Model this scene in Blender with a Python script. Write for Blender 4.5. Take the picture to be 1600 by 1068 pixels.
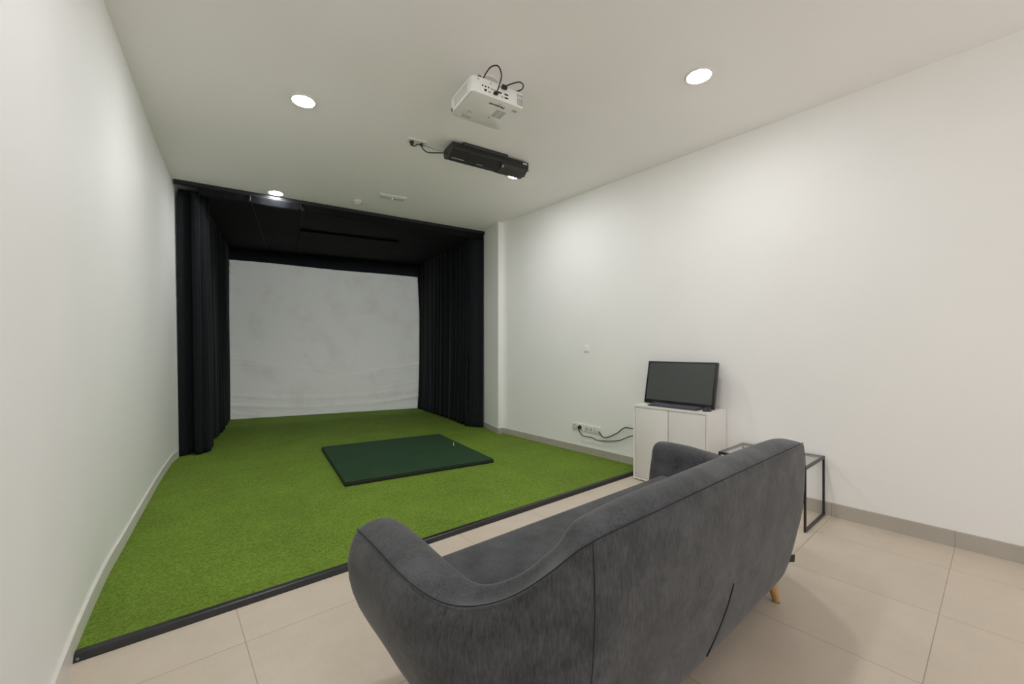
import bpy, bmesh, math, random
from mathutils import Vector, Matrix, noise as mnoise

for o in list(bpy.data.objects):
    bpy.data.objects.remove(o, do_unlink=True)
scene = bpy.context.scene
COL = scene.collection
random.seed(7)

# ------------------------------------------------------------------ camera
F_PX, YAW = 647.0, math.atan((800 - 253) / 647.0)
cam_d = bpy.data.cameras.new('camera')
cam_d.sensor_fit = 'HORIZONTAL'
cam_d.sensor_width = 36.0
cam_d.lens = 36.0 * F_PX / 1600.0
cam_d.shift_y = 12.0 / 1600.0
cam_d.clip_start = 0.01
cam = bpy.data.objects.new('camera', cam_d)
COL.objects.link(cam)
cam.location = (0, 0, 1.22)
cam.rotation_euler = (math.radians(90), 0, -YAW)
scene.camera = cam

# ------------------------------------------------------------------ world, exposure
world = bpy.data.worlds.new('world')
scene.world = world
world.use_nodes = True
world.node_tree.nodes['Background'].inputs[0].default_value = (1.0, 0.985, 0.975, 1)
world.node_tree.nodes['Background'].inputs[1].default_value = 1.6  # fill light, enters through the opening added in the back wall
vs = scene.view_settings
vs.view_transform = 'Standard'
vs.look = 'None'
vs.gamma = 1.0
vs.use_curve_mapping = False
vs.exposure = 0.0
scene.cycles.max_bounces = 24
scene.cycles.diffuse_bounces = 16
LAMP_STRENGTH = 238.0          # emission of each flush downlight's diffuser

H = 3.045                     # ceiling height
XR = 3.755                    # right wall


# ------------------------------------------------------------------ materials
def new_mat(name):
    m = bpy.data.materials.new(name)
    m.use_nodes = True
    nt = m.node_tree
    return m, nt, nt.nodes['Principled BSDF']


def simple(name, col, rough=0.5, metal=0.0, spec=0.5, sheen=0.0, var=0.0, scale=20.0, bump=0.0, bscale=200.0,
           stretch=(1, 1, 1), coat=0.0):
    m, nt, b = new_mat(name)
    b.inputs['Roughness'].default_value = rough
    b.inputs['Metallic'].default_value = metal
    b.inputs['Specular IOR Level'].default_value = spec
    b.inputs['Coat Weight'].default_value = coat
    if sheen:
        b.inputs['Sheen Weight'].default_value = sheen
        b.inputs['Sheen Roughness'].default_value = 0.4
    tc = nt.nodes.new('ShaderNodeTexCoord')
    mp = nt.nodes.new('ShaderNodeMapping')
    mp.inputs['Scale'].default_value = stretch
    nt.links.new(tc.outputs['Object'], mp.inputs['Vector'])
    n = nt.nodes.new('ShaderNodeTexNoise')
    n.inputs['Scale'].default_value = scale
    n.inputs['Detail'].default_value = 5
    nt.links.new(mp.outputs['Vector'], n.inputs['Vector'])
    r = nt.nodes.new('ShaderNodeValToRGB')
    lo = [max(0, c * (1 - var)) for c in col]
    hi = [min(1, c * (1 + var)) for c in col]
    r.color_ramp.elements[0].position = 0.3
    r.color_ramp.elements[1].position = 0.7
    r.color_ramp.elements[0].color = (*lo, 1)
    r.color_ramp.elements[1].color = (*hi, 1)
    nt.links.new(n.outputs['Fac'], r.inputs['Fac'])
    nt.links.new(r.outputs['Color'], b.inputs['Base Color'])
    if bump:
        n2 = nt.nodes.new('ShaderNodeTexNoise')
        n2.inputs['Scale'].default_value = bscale
        n2.inputs['Detail'].default_value = 3
        nt.links.new(mp.outputs['Vector'], n2.inputs['Vector'])
        bp = nt.nodes.new('ShaderNodeBump')
        bp.inputs['Strength'].default_value = bump
        bp.inputs['Distance'].default_value = 0.003
        nt.links.new(n2.outputs['Fac'], bp.inputs['Height'])
        nt.links.new(bp.outputs['Normal'], b.inputs['Normal'])
    return m


def emit(name, col, strength):
    m, nt, b = new_mat(name)
    b.inputs['Base Color'].default_value = (*col, 1)
    b.inputs['Emission Color'].default_value = (*col, 1)
    b.inputs['Emission Strength'].default_value = strength
    return m


def tile_material(name, base, grout, sx, sy, ox, oy, w=0.0035, rough=0.38):
    """square porcelain tiles: joints from world position, soft mottling inside"""
    m, nt, b = new_mat(name)
    L = nt.links
    geo = nt.nodes.new('ShaderNodeNewGeometry')
    sep = nt.nodes.new('ShaderNodeSeparateXYZ')
    L.new(geo.outputs['Position'], sep.inputs[0])

    def math_node(op, a, bb=None, c=None):
        n = nt.nodes.new('ShaderNodeMath')
        n.operation = op
        for i, v in enumerate((a, bb, c)):
            if v is None:
                continue
            if isinstance(v, (int, float)):
                n.inputs[i].default_value = v
            else:
                L.new(v, n.inputs[i])
        return n.outputs[0]
    masks, cells = [], []
    for ax, s, o in ((0, sx, ox), (1, sy, oy)):
        if not s:
            continue
        q = math_node('DIVIDE', math_node('SUBTRACT', sep.outputs[ax], o), s)
        fr = math_node('FRACT', q)
        cells.append(math_node('FLOOR', q))
        d = math_node('MINIMUM', fr, math_node('SUBTRACT', 1.0, fr))
        masks.append(math_node('LESS_THAN', math_node('MULTIPLY', d, s), w / 2))
    mask = masks[0] if len(masks) == 1 else math_node('MAXIMUM', masks[0], masks[1])
    cid = cells[0] if len(cells) == 1 else math_node('ADD', cells[0], math_node('MULTIPLY', cells[1], 17.3))
    wn = nt.nodes.new('ShaderNodeTexWhiteNoise')
    wn.noise_dimensions = '1D'
    L.new(cid, wn.inputs['W'])
    n1 = nt.nodes.new('ShaderNodeTexNoise')
    n1.inputs['Scale'].default_value = 5.0
    n1.inputs['Detail'].default_value = 8
    n1.inputs['Roughness'].default_value = 0.65
    L.new(geo.outputs['Position'], n1.inputs['Vector'])
    n2 = nt.nodes.new('ShaderNodeTexNoise')
    n2.inputs['Scale'].default_value = 70.0
    n2.inputs['Detail'].default_value = 4
    L.new(geo.outputs['Position'], n2.inputs['Vector'])
    v = math_node('ADD', math_node('MULTIPLY', n1.outputs['Fac'], 0.24), math_node('MULTIPLY', n2.outputs['Fac'], 0.10))
    v = math_node('ADD', v, math_node('MULTIPLY', wn.outputs['Value'], 0.04))
    v = math_node('ADD', v, 0.81)
    mul = nt.nodes.new('ShaderNodeVectorMath')
    mul.operation = 'SCALE'
    mul.inputs[0].default_value = base
    L.new(v, mul.inputs['Scale'])
    mix = nt.nodes.new('ShaderNodeMix')
    mix.data_type = 'RGBA'
    L.new(mask, mix.inputs['Factor'])
    L.new(mul.outputs[0], mix.inputs['A'])
    mix.inputs['B'].default_value = (*grout, 1)
    L.new(mix.outputs['Result'], b.inputs['Base Color'])
    b.inputs['Roughness'].default_value = rough
    bp = nt.nodes.new('ShaderNodeBump')
    bp.inputs['Strength'].default_value = 0.35
    bp.inputs['Distance'].default_value = 0.0015
    L.new(math_node('SUBTRACT', 1.0, mask), bp.inputs['Height'])
    L.new(bp.outputs['Normal'], b.inputs['Normal'])
    return m


def turf_material(name, c1, c2, c3, grain=200.0, bump=0.9, dist=0.006, coarse=(0.88, 1.10), stretch=1.0):
    m, nt, b = new_mat(name)
    L = nt.links
    geo = nt.nodes.new('ShaderNodeNewGeometry')

    def noise_node(scale, detail, rough):
        n_ = nt.nodes.new('ShaderNodeTexNoise')
        n_.inputs['Scale'].default_value = scale
        n_.inputs['Detail'].default_value = detail
        n_.inputs['Roughness'].default_value = rough
        L.new(geo.outputs['Position'], n_.inputs['Vector'])
        return n_
    n = noise_node(grain, 2, 0.6)
    n2 = noise_node(grain * 0.33, 3, 0.65)
    n3 = noise_node(2.2, 7, 0.6)
    mixf = nt.nodes.new('ShaderNodeMix')
    mixf.data_type = 'FLOAT'
    mixf.inputs['Factor'].default_value = 0.45
    L.new(n.outputs['Fac'], mixf.inputs['A'])
    L.new(n2.outputs['Fac'], mixf.inputs['B'])
    r = nt.nodes.new('ShaderNodeValToRGB')
    e = r.color_ramp.elements
    e[0].position, e[1].position = 0.36, 0.64
    e[0].color, e[1].color = (*c1, 1), (*c3, 1)
    k = e.new(0.5)
    k.color = (*c2, 1)
    L.new(mixf.outputs['Result'], r.inputs['Fac'])
    mr = nt.nodes.new('ShaderNodeMapRange')
    mr.inputs['From Min'].default_value, mr.inputs['From Max'].default_value = 0.3, 0.7
    mr.inputs['To Min'].default_value, mr.inputs['To Max'].default_value = coarse
    L.new(n3.outputs['Fac'], mr.inputs['Value'])
    sc = nt.nodes.new('ShaderNodeVectorMath')
    sc.operation = 'SCALE'
    L.new(r.outputs['Color'], sc.inputs[0])
    L.new(mr.outputs['Result'], sc.inputs['Scale'])
    L.new(sc.outputs[0], b.inputs['Base Color'])
    b.inputs['Roughness'].default_value = 0.85
    b.inputs['Specular IOR Level'].default_value = 0.2
    bp = nt.nodes.new('ShaderNodeBump')
    bp.inputs['Strength'].default_value = bump
    bp.inputs['Distance'].default_value = dist
    L.new(mixf.outputs['Result'], bp.inputs['Height'])
    L.new(bp.outputs['Normal'], b.inputs['Normal'])
    return m


def glass_material(name, tint):
    m, nt, b = new_mat(name)
    L = nt.links
    out = nt.nodes['Material Output']
    tr = nt.nodes.new('ShaderNodeBsdfTransparent')
    tr.inputs[0].default_value = (*tint, 1)
    gl = nt.nodes.new('ShaderNodeBsdfGlossy')
    gl.inputs['Roughness'].default_value = 0.02
    lw = nt.nodes.new('ShaderNodeLayerWeight')
    lw.inputs['Blend'].default_value = 0.5
    pw = nt.nodes.new('ShaderNodeMath')
    pw.operation = 'POWER'
    pw.inputs[1].default_value = 5.0
    L.new(lw.outputs['Facing'], pw.inputs[0])
    fr = nt.nodes.new('ShaderNodeMath')
    fr.operation = 'MULTIPLY_ADD'
    fr.inputs[1].default_value = 0.94
    fr.inputs[2].default_value = 0.04
    L.new(pw.outputs[0], fr.inputs[0])
    mx = nt.nodes.new('ShaderNodeMixShader')
    L.new(fr.outputs[0], mx.inputs[0])
    L.new(tr.outputs[0], mx.inputs[1])
    L.new(gl.outputs[0], mx.inputs[2])
    L.new(mx.outputs[0], out.inputs['Surface'])
    return m


M = {}
M['wall'] = simple('painted_wall', (0.90, 0.895, 0.88), 0.6, var=0.015, scale=1.5, bump=0.10, bscale=60, spec=0.3)
M['ceiling'] = simple('painted_ceiling', (0.955, 0.925, 0.92), 0.8, var=0.012, scale=1.2, spec=0.2)
M['floor'] = tile_material('floor_tile', (0.60, 0.515, 0.42), (0.35, 0.30, 0.245), 0.617, 0.617, 0.267, 0.187)
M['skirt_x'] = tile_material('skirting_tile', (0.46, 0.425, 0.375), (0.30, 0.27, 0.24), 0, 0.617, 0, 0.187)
M['skirt_left'] = tile_material('skirting_tile_lit', (0.72, 0.70, 0.65), (0.5, 0.47, 0.42), 0, 0.617, 0, 0.187)  # same tile as the right skirting, lightened for the light falling on it
M['turf'] = turf_material('artificial_grass', (0.066, 0.120, 0.007), (0.142, 0.230, 0.022), (0.23, 0.335, 0.058))
M['mat_turf'] = turf_material('dark_mat_turf', (0.012, 0.033, 0.014), (0.020, 0.054, 0.023), (0.030, 0.076, 0.034), 300, 0.6, 0.004)
M['foam'] = simple('black_foam', (0.012, 0.013, 0.014), 0.7, var=0.2, scale=80, bump=0.3)
M['edging'] = simple('black_edging_rubber', (0.012, 0.012, 0.013), 0.36, var=0.15, scale=30)
M['curtain'] = simple('navy_black_curtain', (0.0072, 0.0092, 0.0120), 0.85, spec=0.25, sheen=0.08, var=0.2, scale=60, stretch=(1, 1, 0.2), bump=0.2, bscale=300)
M['canopy'] = simple('black_canopy_cloth', (0.0042, 0.005, 0.0062), 0.8, spec=0.2, sheen=0.0, var=0.2, scale=5)
M['canopy_panel'] = simple('brown_black_panel', (0.0055, 0.0046, 0.0042), 0.8, spec=0.15, var=0.15, scale=6)
M['rail'] = simple('black_rail', (0.014, 0.014, 0.015), 0.4, spec=0.5, var=0.1)
M['plastic_black'] = simple('black_plastic', (0.014, 0.0135, 0.013), 0.42, var=0.15, scale=40)
M['plastic_dark'] = simple('dark_grey_plastic', (0.03, 0.028, 0.026), 0.5, var=0.1, scale=40)
M['vent_black'] = simple('vent_black', (0.005, 0.005, 0.005), 0.6)
M['cable'] = simple('cable_black', (0.012, 0.012, 0.012), 0.45)
M['cable_grey'] = simple('cable_grey', (0.18, 0.18, 0.17), 0.5)
M['white_plastic'] = simple('white_plastic', (0.80, 0.79, 0.76), 0.4, var=0.01)
M['projector'] = simple('projector_shell', (0.78, 0.775, 0.745), 0.42, var=0.015, scale=15)
M['projector_ink'] = simple('projector_ink', (0.05, 0.05, 0.055), 0.6)
M['projector_grey'] = simple('projector_label_grey', (0.47, 0.465, 0.45), 0.6)
M['port'] = simple('port_black', (0.015, 0.015, 0.016), 0.5)
M['slot'] = simple('vent_grey', (0.30, 0.30, 0.29), 0.6)
M['cabinet'] = simple('white_cabinet', (0.79, 0.775, 0.745), 0.42, var=0.01)
M['cabinet_door'] = simple('white_cabinet_door', (0.74, 0.725, 0.695), 0.42, var=0.01)
M['screen_glass'] = simple('monitor_panel', (0.055, 0.060, 0.058), 0.28, var=0.05, scale=2, spec=0.5)
M['bezel'] = simple('monitor_bezel', (0.008, 0.008, 0.009), 0.35)
M['keys'] = simple('keycap_grey', (0.075, 0.078, 0.105), 0.5, var=0.1)
M['key_base'] = simple('keyboard_base', (0.045, 0.047, 0.065), 0.5)
M['mouse'] = simple('mouse_black', (0.02, 0.02, 0.022), 0.4)
M['metal_black'] = simple('black_metal', (0.016, 0.016, 0.016), 0.38, metal=0.0, spec=0.6)
M['glass'] = glass_material('table_glass', (0.965, 0.98, 0.97))
M['leg_wood'] = simple('oak_leg', (0.50, 0.29, 0.115), 0.42, var=0.22, scale=30, stretch=(1, 1, 0.15))
M['tee'] = simple('orange_tee', (0.75, 0.33, 0.16), 0.45)
M['lamp'] = emit('lamp_diffuser', (0.965, 0.98, 1.0), LAMP_STRENGTH)
M['lamp_dimmed'] = emit('lamp_diffuser_dimmed', (0.965, 0.98, 1.0), LAMP_STRENGTH * 0.80)  # same diffuser, dimmed so the right wall beside it is less bright
M['tag'] = simple('black_tag', (0.01, 0.01, 0.01), 0.6)
M['emergency'] = simple('emergency_diffuser', (0.55, 0.60, 0.55), 0.25, var=0.05)
M['plate_line'] = simple('plate_detail_grey', (0.45, 0.44, 0.42), 0.5)  # mid grey of the outlet rings, ports and clip slot


def fabric_material():
    """short-pile charcoal upholstery with brushed, mostly vertical streaks"""
    m, nt, b = new_mat('charcoal_upholstery')
    L = nt.links
    tc = nt.nodes.new('ShaderNodeTexCoord')
    mp = nt.nodes.new('ShaderNodeMapping')
    mp.inputs['Scale'].default_value = (1, 1, 0.22)
    L.new(tc.outputs['Object'], mp.inputs['Vector'])
    a = nt.nodes.new('ShaderNodeTexNoise')
    a.inputs['Scale'].default_value = 150
    a.inputs['Detail'].default_value = 5
    a.inputs['Roughness'].default_value = 0.65
    L.new(mp.outputs[0], a.inputs['Vector'])
    c = nt.nodes.new('ShaderNodeTexNoise')
    c.inputs['Scale'].default_value = 9
    c.inputs['Detail'].default_value = 7
    c.inputs['Roughness'].default_value = 0.62
    L.new(tc.outputs['Object'], c.inputs['Vector'])
    add = nt.nodes.new('ShaderNodeMath')
    add.operation = 'ADD'
    L.new(a.outputs['Fac'], add.inputs[0])
    L.new(c.outputs['Fac'], add.inputs[1])
    r = nt.nodes.new('ShaderNodeValToRGB')
    e = r.color_ramp.elements
    e[0].position, e[1].position = 0.40, 0.62
    e[0].color, e[1].color = (0.044, 0.0455, 0.049, 1), (0.094, 0.097, 0.104, 1)
    half = nt.nodes.new('ShaderNodeMath')
    half.operation = 'MULTIPLY'
    half.inputs[1].default_value = 0.5
    L.new(add.outputs[0], half.inputs[0])
    L.new(half.outputs[0], r.inputs['Fac'])
    L.new(r.outputs['Color'], b.inputs['Base Color'])
    b.inputs['Roughness'].default_value = 0.9
    b.inputs['Specular IOR Level'].default_value = 0.15
    b.inputs['Sheen Weight'].default_value = 0.22
    b.inputs['Sheen Roughness'].default_value = 0.45
    bp = nt.nodes.new('ShaderNodeBump')
    bp.inputs['Strength'].default_value = 0.35
    bp.inputs['Distance'].default_value = 0.0015
    L.new(a.outputs['Fac'], bp.inputs['Height'])
    L.new(bp.outputs['Normal'], b.inputs['Normal'])
    return m


def screen_material():
    """white impact cloth with grey ball scuffs"""
    m, nt, b = new_mat('impact_cloth')
    L = nt.links
    tc = nt.nodes.new('ShaderNodeTexCoord')
    n = nt.nodes.new('ShaderNodeTexNoise')
    n.inputs['Scale'].default_value = 2.6
    n.inputs['Detail'].default_value = 6
    n.inputs['Roughness'].default_value = 0.6
    L.new(tc.outputs['Object'], n.inputs['Vector'])
    r = nt.nodes.new('ShaderNodeValToRGB')
    e = r.color_ramp.elements
    e[0].position, e[1].position = 0.28, 0.50
    e[0].color, e[1].color = (0.77, 0.76, 0.725, 1), (0.84, 0.835, 0.815, 1)
    L.new(n.outputs['Fac'], r.inputs['Fac'])
    L.new(r.outputs['Color'], b.inputs['Base Color'])
    b.inputs['Roughness'].default_value = 0.85
    b.inputs['Specular IOR Level'].default_value = 0.15
    w = nt.nodes.new('ShaderNodeTexNoise')
    w.inputs['Scale'].default_value = 500
    L.new(tc.outputs['Object'], w.inputs['Vector'])
    bp = nt.nodes.new('ShaderNodeBump')
    bp.inputs['Strength'].default_value = 0.1
    bp.inputs['Distance'].default_value = 0.001
    L.new(w.outputs['Fac'], bp.inputs['Height'])
    L.new(bp.outputs['Normal'], b.inputs['Normal'])
    return m


M['fabric'] = fabric_material()
M['seam'] = simple('seam_thread', (0.026, 0.026, 0.028), 0.9, spec=0.1)
M['impact'] = screen_material()


# ------------------------------------------------------------------ mesh helpers
def catmull(pts, n=8, closed=False):
    pts = [Vector(p) for p in pts]
    out = []
    N = len(pts)
    segs = N if closed else N - 1
    for i in range(segs):
        if closed:
            p0, p1, p2, p3 = pts[(i - 1) % N], pts[i], pts[(i + 1) % N], pts[(i + 2) % N]
        else:
            p1, p2 = pts[i], pts[i + 1]
            p0 = pts[i - 1] if i > 0 else p1 * 2 - p2
            p3 = pts[i + 2] if i + 2 < N else p2 * 2 - p1
        for k in range(n):
            t = k / n
            out.append(0.5 * ((2 * p1) + (p2 - p0) * t + (2 * p0 - 5 * p1 + 4 * p2 - p3) * t * t
                              + (3 * p1 - p0 - 3 * p2 + p3) * t ** 3))
    if not closed:
        out.append(pts[-1].copy())
    return out


class MB:
    """collects shapes into one mesh"""
    def __init__(self):
        self.bm = bmesh.new()

    def box(self, lo, hi, bevel=0.0, seg=2, mat=None):
        lo, hi = Vector(lo), Vector(hi)
        g = bmesh.ops.create_cube(self.bm, size=1.0)
        vs_ = g['verts']
        c, s = (lo + hi) / 2, hi - lo
        for v in vs_:
            v.co = Vector((v.co.x * s.x, v.co.y * s.y, v.co.z * s.z)) + c
        if bevel:
            es = list({e for v in vs_ for e in v.link_edges})
            r = bmesh.ops.bevel(self.bm, geom=es, offset=bevel, segments=seg, affect='EDGES', profile=0.5)
            vs_ = list({v for f in r['faces'] for v in f.verts} | {v for v in vs_ if v.is_valid})
        if mat is not None:
            for v in vs_:
                v.co = mat @ v.co
        return self

    def cyl(self, p0, p1, r0, r1=None, seg=24, caps=True):
        p0, p1 = Vector(p0), Vector(p1)
        r1 = r0 if r1 is None else r1
        d = p1 - p0
        q = Vector((0, 0, 1)).rotation_difference(d.normalized()).to_matrix().to_4x4()
        mt = Matrix.Translation((p0 + p1) / 2) @ q
        bmesh.ops.create_cone(self.bm, cap_ends=caps, segments=seg, radius1=r0, radius2=r1, depth=d.length, matrix=mt)
        return self

    def tube(self, pts, r, seg=8, smooth=6, taper=None):
        P = catmull(pts, smooth) if smooth else [Vector(p) for p in pts]
        rings = []
        up = None
        for i, p in enumerate(P):
            t = (P[min(i + 1, len(P) - 1)] - P[max(i - 1, 0)]).normalized()
            if up is None:
                up = t.orthogonal().normalized()
            up = (up - t * up.dot(t)).normalized()
            bi = t.cross(up)
            rr = r if taper is None else r * taper(i / (len(P) - 1))
            rings.append([self.bm.verts.new(p + (up * math.cos(a) + bi * math.sin(a)) * rr)
                          for a in [2 * math.pi * k / seg for k in range(seg)]])
        for a, b in zip(rings, rings[1:]):
            for k in range(seg):
                self.bm.faces.new((a[k], a[(k + 1) % seg], b[(k + 1) % seg], b[k]))
        self.bm.faces.new(rings[0][::-1])
        self.bm.faces.new(rings[-1])
        return self

    def lathe(self, prof, centre=(0, 0, 0), seg=32, mat=None):
        c = Vector(centre)
        rings = []
        for r, z in prof:
            if r < 1e-6:
                rings.append([self.bm.verts.new(c + Vector((0, 0, z)))])
            else:
                rings.append([self.bm.verts.new(c + Vector((r * math.cos(2 * math.pi * k / seg), r * math.sin(2 * math.pi * k / seg), z)))
                              for k in range(seg)])
        for a, b in zip(rings, rings[1:]):
            for k in range(seg):
                k2 = (k + 1) % seg
                if len(a) == 1 and len(b) > 1:
                    self.bm.faces.new((a[0], b[k2], b[k]))
                elif len(b) == 1 and len(a) > 1:
                    self.bm.faces.new((a[k], a[k2], b[0]))
                elif len(a) > 1:
                    self.bm.faces.new((a[k], a[k2], b[k2], b[k]))
        if mat is not None:
            for ring in rings:
                for v in ring:
                    v.co = mat @ v.co
        return self

    def prism(self, pts, axis_vec, bevel=0.0):
        """extrude a planar polygon along a vector"""
        a = [self.bm.verts.new(Vector(p)) for p in pts]
        b = [self.bm.verts.new(Vector(p) + Vector(axis_vec)) for p in pts]
        n = len(a)
        fs = [self.bm.faces.new(a[::-1]), self.bm.faces.new(b)]
        for k in range(n):
            fs.append(self.bm.faces.new((a[k], a[(k + 1) % n], b[(k + 1) % n], b[k])))
        if bevel:
            es = list({e for f in fs for e in f.edges})
            bmesh.ops.bevel(self.bm, geom=es, offset=bevel, segments=2, affect='EDGES', profile=0.5)
        return self

    def grid(self, fn, nu, nv):
        V = [[self.bm.verts.new(Vector(fn(i / nu, j / nv))) for i in range(nu + 1)] for j in range(nv + 1)]
        for j in range(nv):
            for i in range(nu):
                self.bm.faces.new((V[j][i], V[j][i + 1], V[j + 1][i + 1], V[j + 1][i]))
        return self

    def build(self, name, mat, parent=None, smooth=True, local=False, angle=40, normals=True):
        if normals:
            bmesh.ops.recalc_face_normals(self.bm, faces=self.bm.faces)
        me = bpy.data.meshes.new(name)
        self.bm.to_mesh(me)
        self.bm.free()
        me.materials.append(mat)
        ob = bpy.data.objects.new(name, me)
        COL.objects.link(ob)
        if smooth:
            for p in me.polygons:
                p.use_smooth = True
            try:
                me.set_sharp_from_angle(angle=math.radians(angle))
            except Exception:
                pass
        if parent is not None:
            ob.parent = parent
            if not local:
                m = Matrix.Identity(4)
                q = parent
                chain = []
                while q is not None:
                    chain.append(q)
                    q = q.parent
                for q in reversed(chain):
                    m = m @ q.matrix_parent_inverse @ q.matrix_basis
                ob.matrix_parent_inverse = m.inverted()
        return ob


def thing(name, label, cat, loc=(0, 0, 0), rz=0.0, group=None):
    o = bpy.data.objects.new(name, None)
    o.empty_display_size = 0.1
    COL.objects.link(o)
    o.location = loc
    o.rotation_euler = (0, 0, rz)
    return tag(o, label, cat, group)


def tag(o, label, cat, group=None, kind=None):
    o['label'] = label
    o['category'] = cat
    if group:
        o['group'] = group
    if kind:
        o['kind'] = kind
    return o


def struct(o, label=None, cat=None):
    o['kind'] = 'structure'
    if label:
        o['label'] = label
        o['category'] = cat
    return o


def solidify(o, t, offset=0.0):
    s = o.modifiers.new('thickness', 'SOLIDIFY')
    s.thickness = t
    s.offset = offset
    return o


def subsurf(o, n=2):
    s = o.modifiers.new('subdivision', 'SUBSURF')
    s.levels = n
    s.render_levels = n
    return o


def text_part(name, body, size, mat, parent, matrix):
    cu = bpy.data.curves.new(name, 'FONT')
    cu.body = body
    cu.size = size
    cu.align_x = 'CENTER'
    cu.align_y = 'CENTER'
    cu.extrude = 0.0004
    cu.offset = 0.02 * size
    tmp = bpy.data.objects.new(name + '_src', cu)
    COL.objects.link(tmp)
    dg = bpy.context.evaluated_depsgraph_get()
    me = bpy.data.meshes.new_from_object(tmp.evaluated_get(dg))
    bpy.data.objects.remove(tmp, do_unlink=True)
    me.materials.clear()
    me.materials.append(mat)
    o = bpy.data.objects.new(name, me)
    COL.objects.link(o)
    o.parent = parent
    o.matrix_local = matrix
    return o


# ================================================================== SETTING
BACK = -2.6
b = MB().box((-0.6, BACK - 0.1, -0.1), (4.9, 9.2, 0.0))
struct(b.build('floor', M['floor'], smooth=False), 'beige square porcelain floor tiles', 'floor')
b = MB().box((-0.6, BACK - 0.1, H), (4.9, 9.2, H + 0.1))
struct(b.build('ceiling', M['ceiling'], smooth=False), 'plain white painted ceiling', 'ceiling')

LW = catmull([(-0.305, BACK - 0.1, 0), (-0.30, 0, 0), (-0.295, 1.5, 0), (-0.278, 2.3, 0), (-0.235, 3.0, 0), (-0.185, 3.47, 0),
              (-0.118, 4.1, 0), (-0.035, 4.85, 0), (0.035, 5.4, 0), (0.10, 5.8, 0), (0.30, 6.5, 0), (0.95, 9.1, 0)], 8)


def wall_from_path(path, z0, z1, thick, side):
    """extrudes a plan path into a wall body; side = +1 puts the body to the left of travel"""
    mb = MB()
    rows = []
    for i, p in enumerate(path):
        t = (path[min(i + 1, len(path) - 1)] - path[max(i - 1, 0)]).normalized()
        n = Vector((-t.y, t.x, 0)) * side
        a, c = p, p + n * thick
        rows.append([mb.bm.verts.new((a.x, a.y, z0)), mb.bm.verts.new((a.x, a.y, z1)),
                     mb.bm.verts.new((c.x, c.y, z1)), mb.bm.verts.new((c.x, c.y, z0))])
    for r0, r1 in zip(rows, rows[1:]):
        for k in range(4):
            mb.bm.faces.new((r0[k], r0[(k + 1) % 4], r1[(k + 1) % 4], r1[k]))
    mb.bm.faces.new(rows[0])
    mb.bm.faces.new(rows[-1][::-1])
    return mb


struct(wall_from_path(LW, 0, H, 0.12, 1).build('wall_left', M['wall']), 'long white wall on the left, slightly curved', 'wall')
struct(MB().box((XR, BACK - 0.1, 0), (XR + 0.12, 4.72, H)).build('wall_right', M['wall'], smooth=False), 'long white wall on the right', 'wall')
# back wall; wide unseen opening added to let in fill light
mb = MB()
mb.box((-0.6, BACK - 0.1, 0), (0.10, BACK, H))
mb.box((3.45, BACK - 0.1, 0), (4.9, BACK, H))
mb.box((0.10, BACK - 0.1, 2.75), (3.45, BACK, H))
struct(mb.build('wall_back', M['wall'], smooth=False))
# the pier where the right wall turns into the hitting bay
PIER = [(XR, 4.64, 0), (3.665, 4.64, 0), (3.875, 5.40, 0), (4.62, 8.3, 0), (4.78, 8.3, 0), (4.0, 5.2, 0), (XR + 0.12, 4.64, 0)]
struct(MB().prism(PIER, (0, 0, H)).build('wall_pier', M['wall'], smooth=False), 'white pier beside the right end of the black curtains', 'wall')
FAR = [(0.6, 8.95, 0), (4.8, 7.87, 0), (4.85, 8.0, 0), (0.65, 9.10, 0)]
struct(MB().prism(FAR, (0, 0, H)).build('wall_far', M['wall'], smooth=False))
# skirtings
LWB = [p for p in LW if p.y < 5.95]
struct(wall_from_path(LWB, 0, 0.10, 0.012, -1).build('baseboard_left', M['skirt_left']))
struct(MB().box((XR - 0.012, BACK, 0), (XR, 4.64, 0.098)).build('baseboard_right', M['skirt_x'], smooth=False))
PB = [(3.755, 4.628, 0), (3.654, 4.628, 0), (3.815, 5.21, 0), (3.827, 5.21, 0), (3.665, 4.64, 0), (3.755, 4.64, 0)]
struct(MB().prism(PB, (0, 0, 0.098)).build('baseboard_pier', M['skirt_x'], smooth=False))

# ================================================================== TURF
TZ = 0.02
poly = [Vector((p.x + 0.0125, p.y, 0)) for p in LW if 2.38 <= p.y <= 8.62]
poly = [Vector((-0.263, 2.365, 0))] + poly + [Vector((0.86, 8.68, 0)), Vector((4.43, 7.72, 0)), Vector((3.812, 5.27, 0)),
                                            Vector((3.65, 4.62, 0)), Vector((3.742, 4.62, 0)), Vector((3.742, 2.345, 0))]
mb = MB()
mb.prism([(p.x, p.y, 0.001) for p in poly], (0, 0, TZ - 0.001))
# low ripple line where the turf is stuck down behind its edge
mb.tube([(-0.25, 2.47, TZ - 0.003), (0.9, 2.452, TZ - 0.003), (2.2, 2.448, TZ - 0.003), (3.73, 2.437, TZ - 0.003)], 0.005, 6, 6)
turf = mb.build('artificial_turf', M['turf'], smooth=False)
tag(turf, 'bright green artificial grass carpet covering the far part of the floor', 'artificial grass')
mb = MB()
prof = [(0, 0), (0, 0.004), (0.014, 0.0235), (0.020, 0.026), (0.048, 0.026), (0.048, TZ + 0.0005), (0.036, TZ + 0.0005), (0.036, 0)]
ya, yb = 2.330, 2.308
mb.prism([(-0.264, ya + d, z) for d, z in prof], (3.742 + 0.264, yb - ya, 0))
edge = thing('edging_strip', 'narrow black edging along the front of the green turf', 'edging strip', (1.74, 2.33, 0))
mb.build('strip', M['edging'], edge, smooth=False)
mb = MB().cyl((-0.252, 2.334, 0.010), (-0.252, 2.328, 0.014), 0.005, seg=12)
mb.build('screw', M['cable_grey'], edge)

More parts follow.
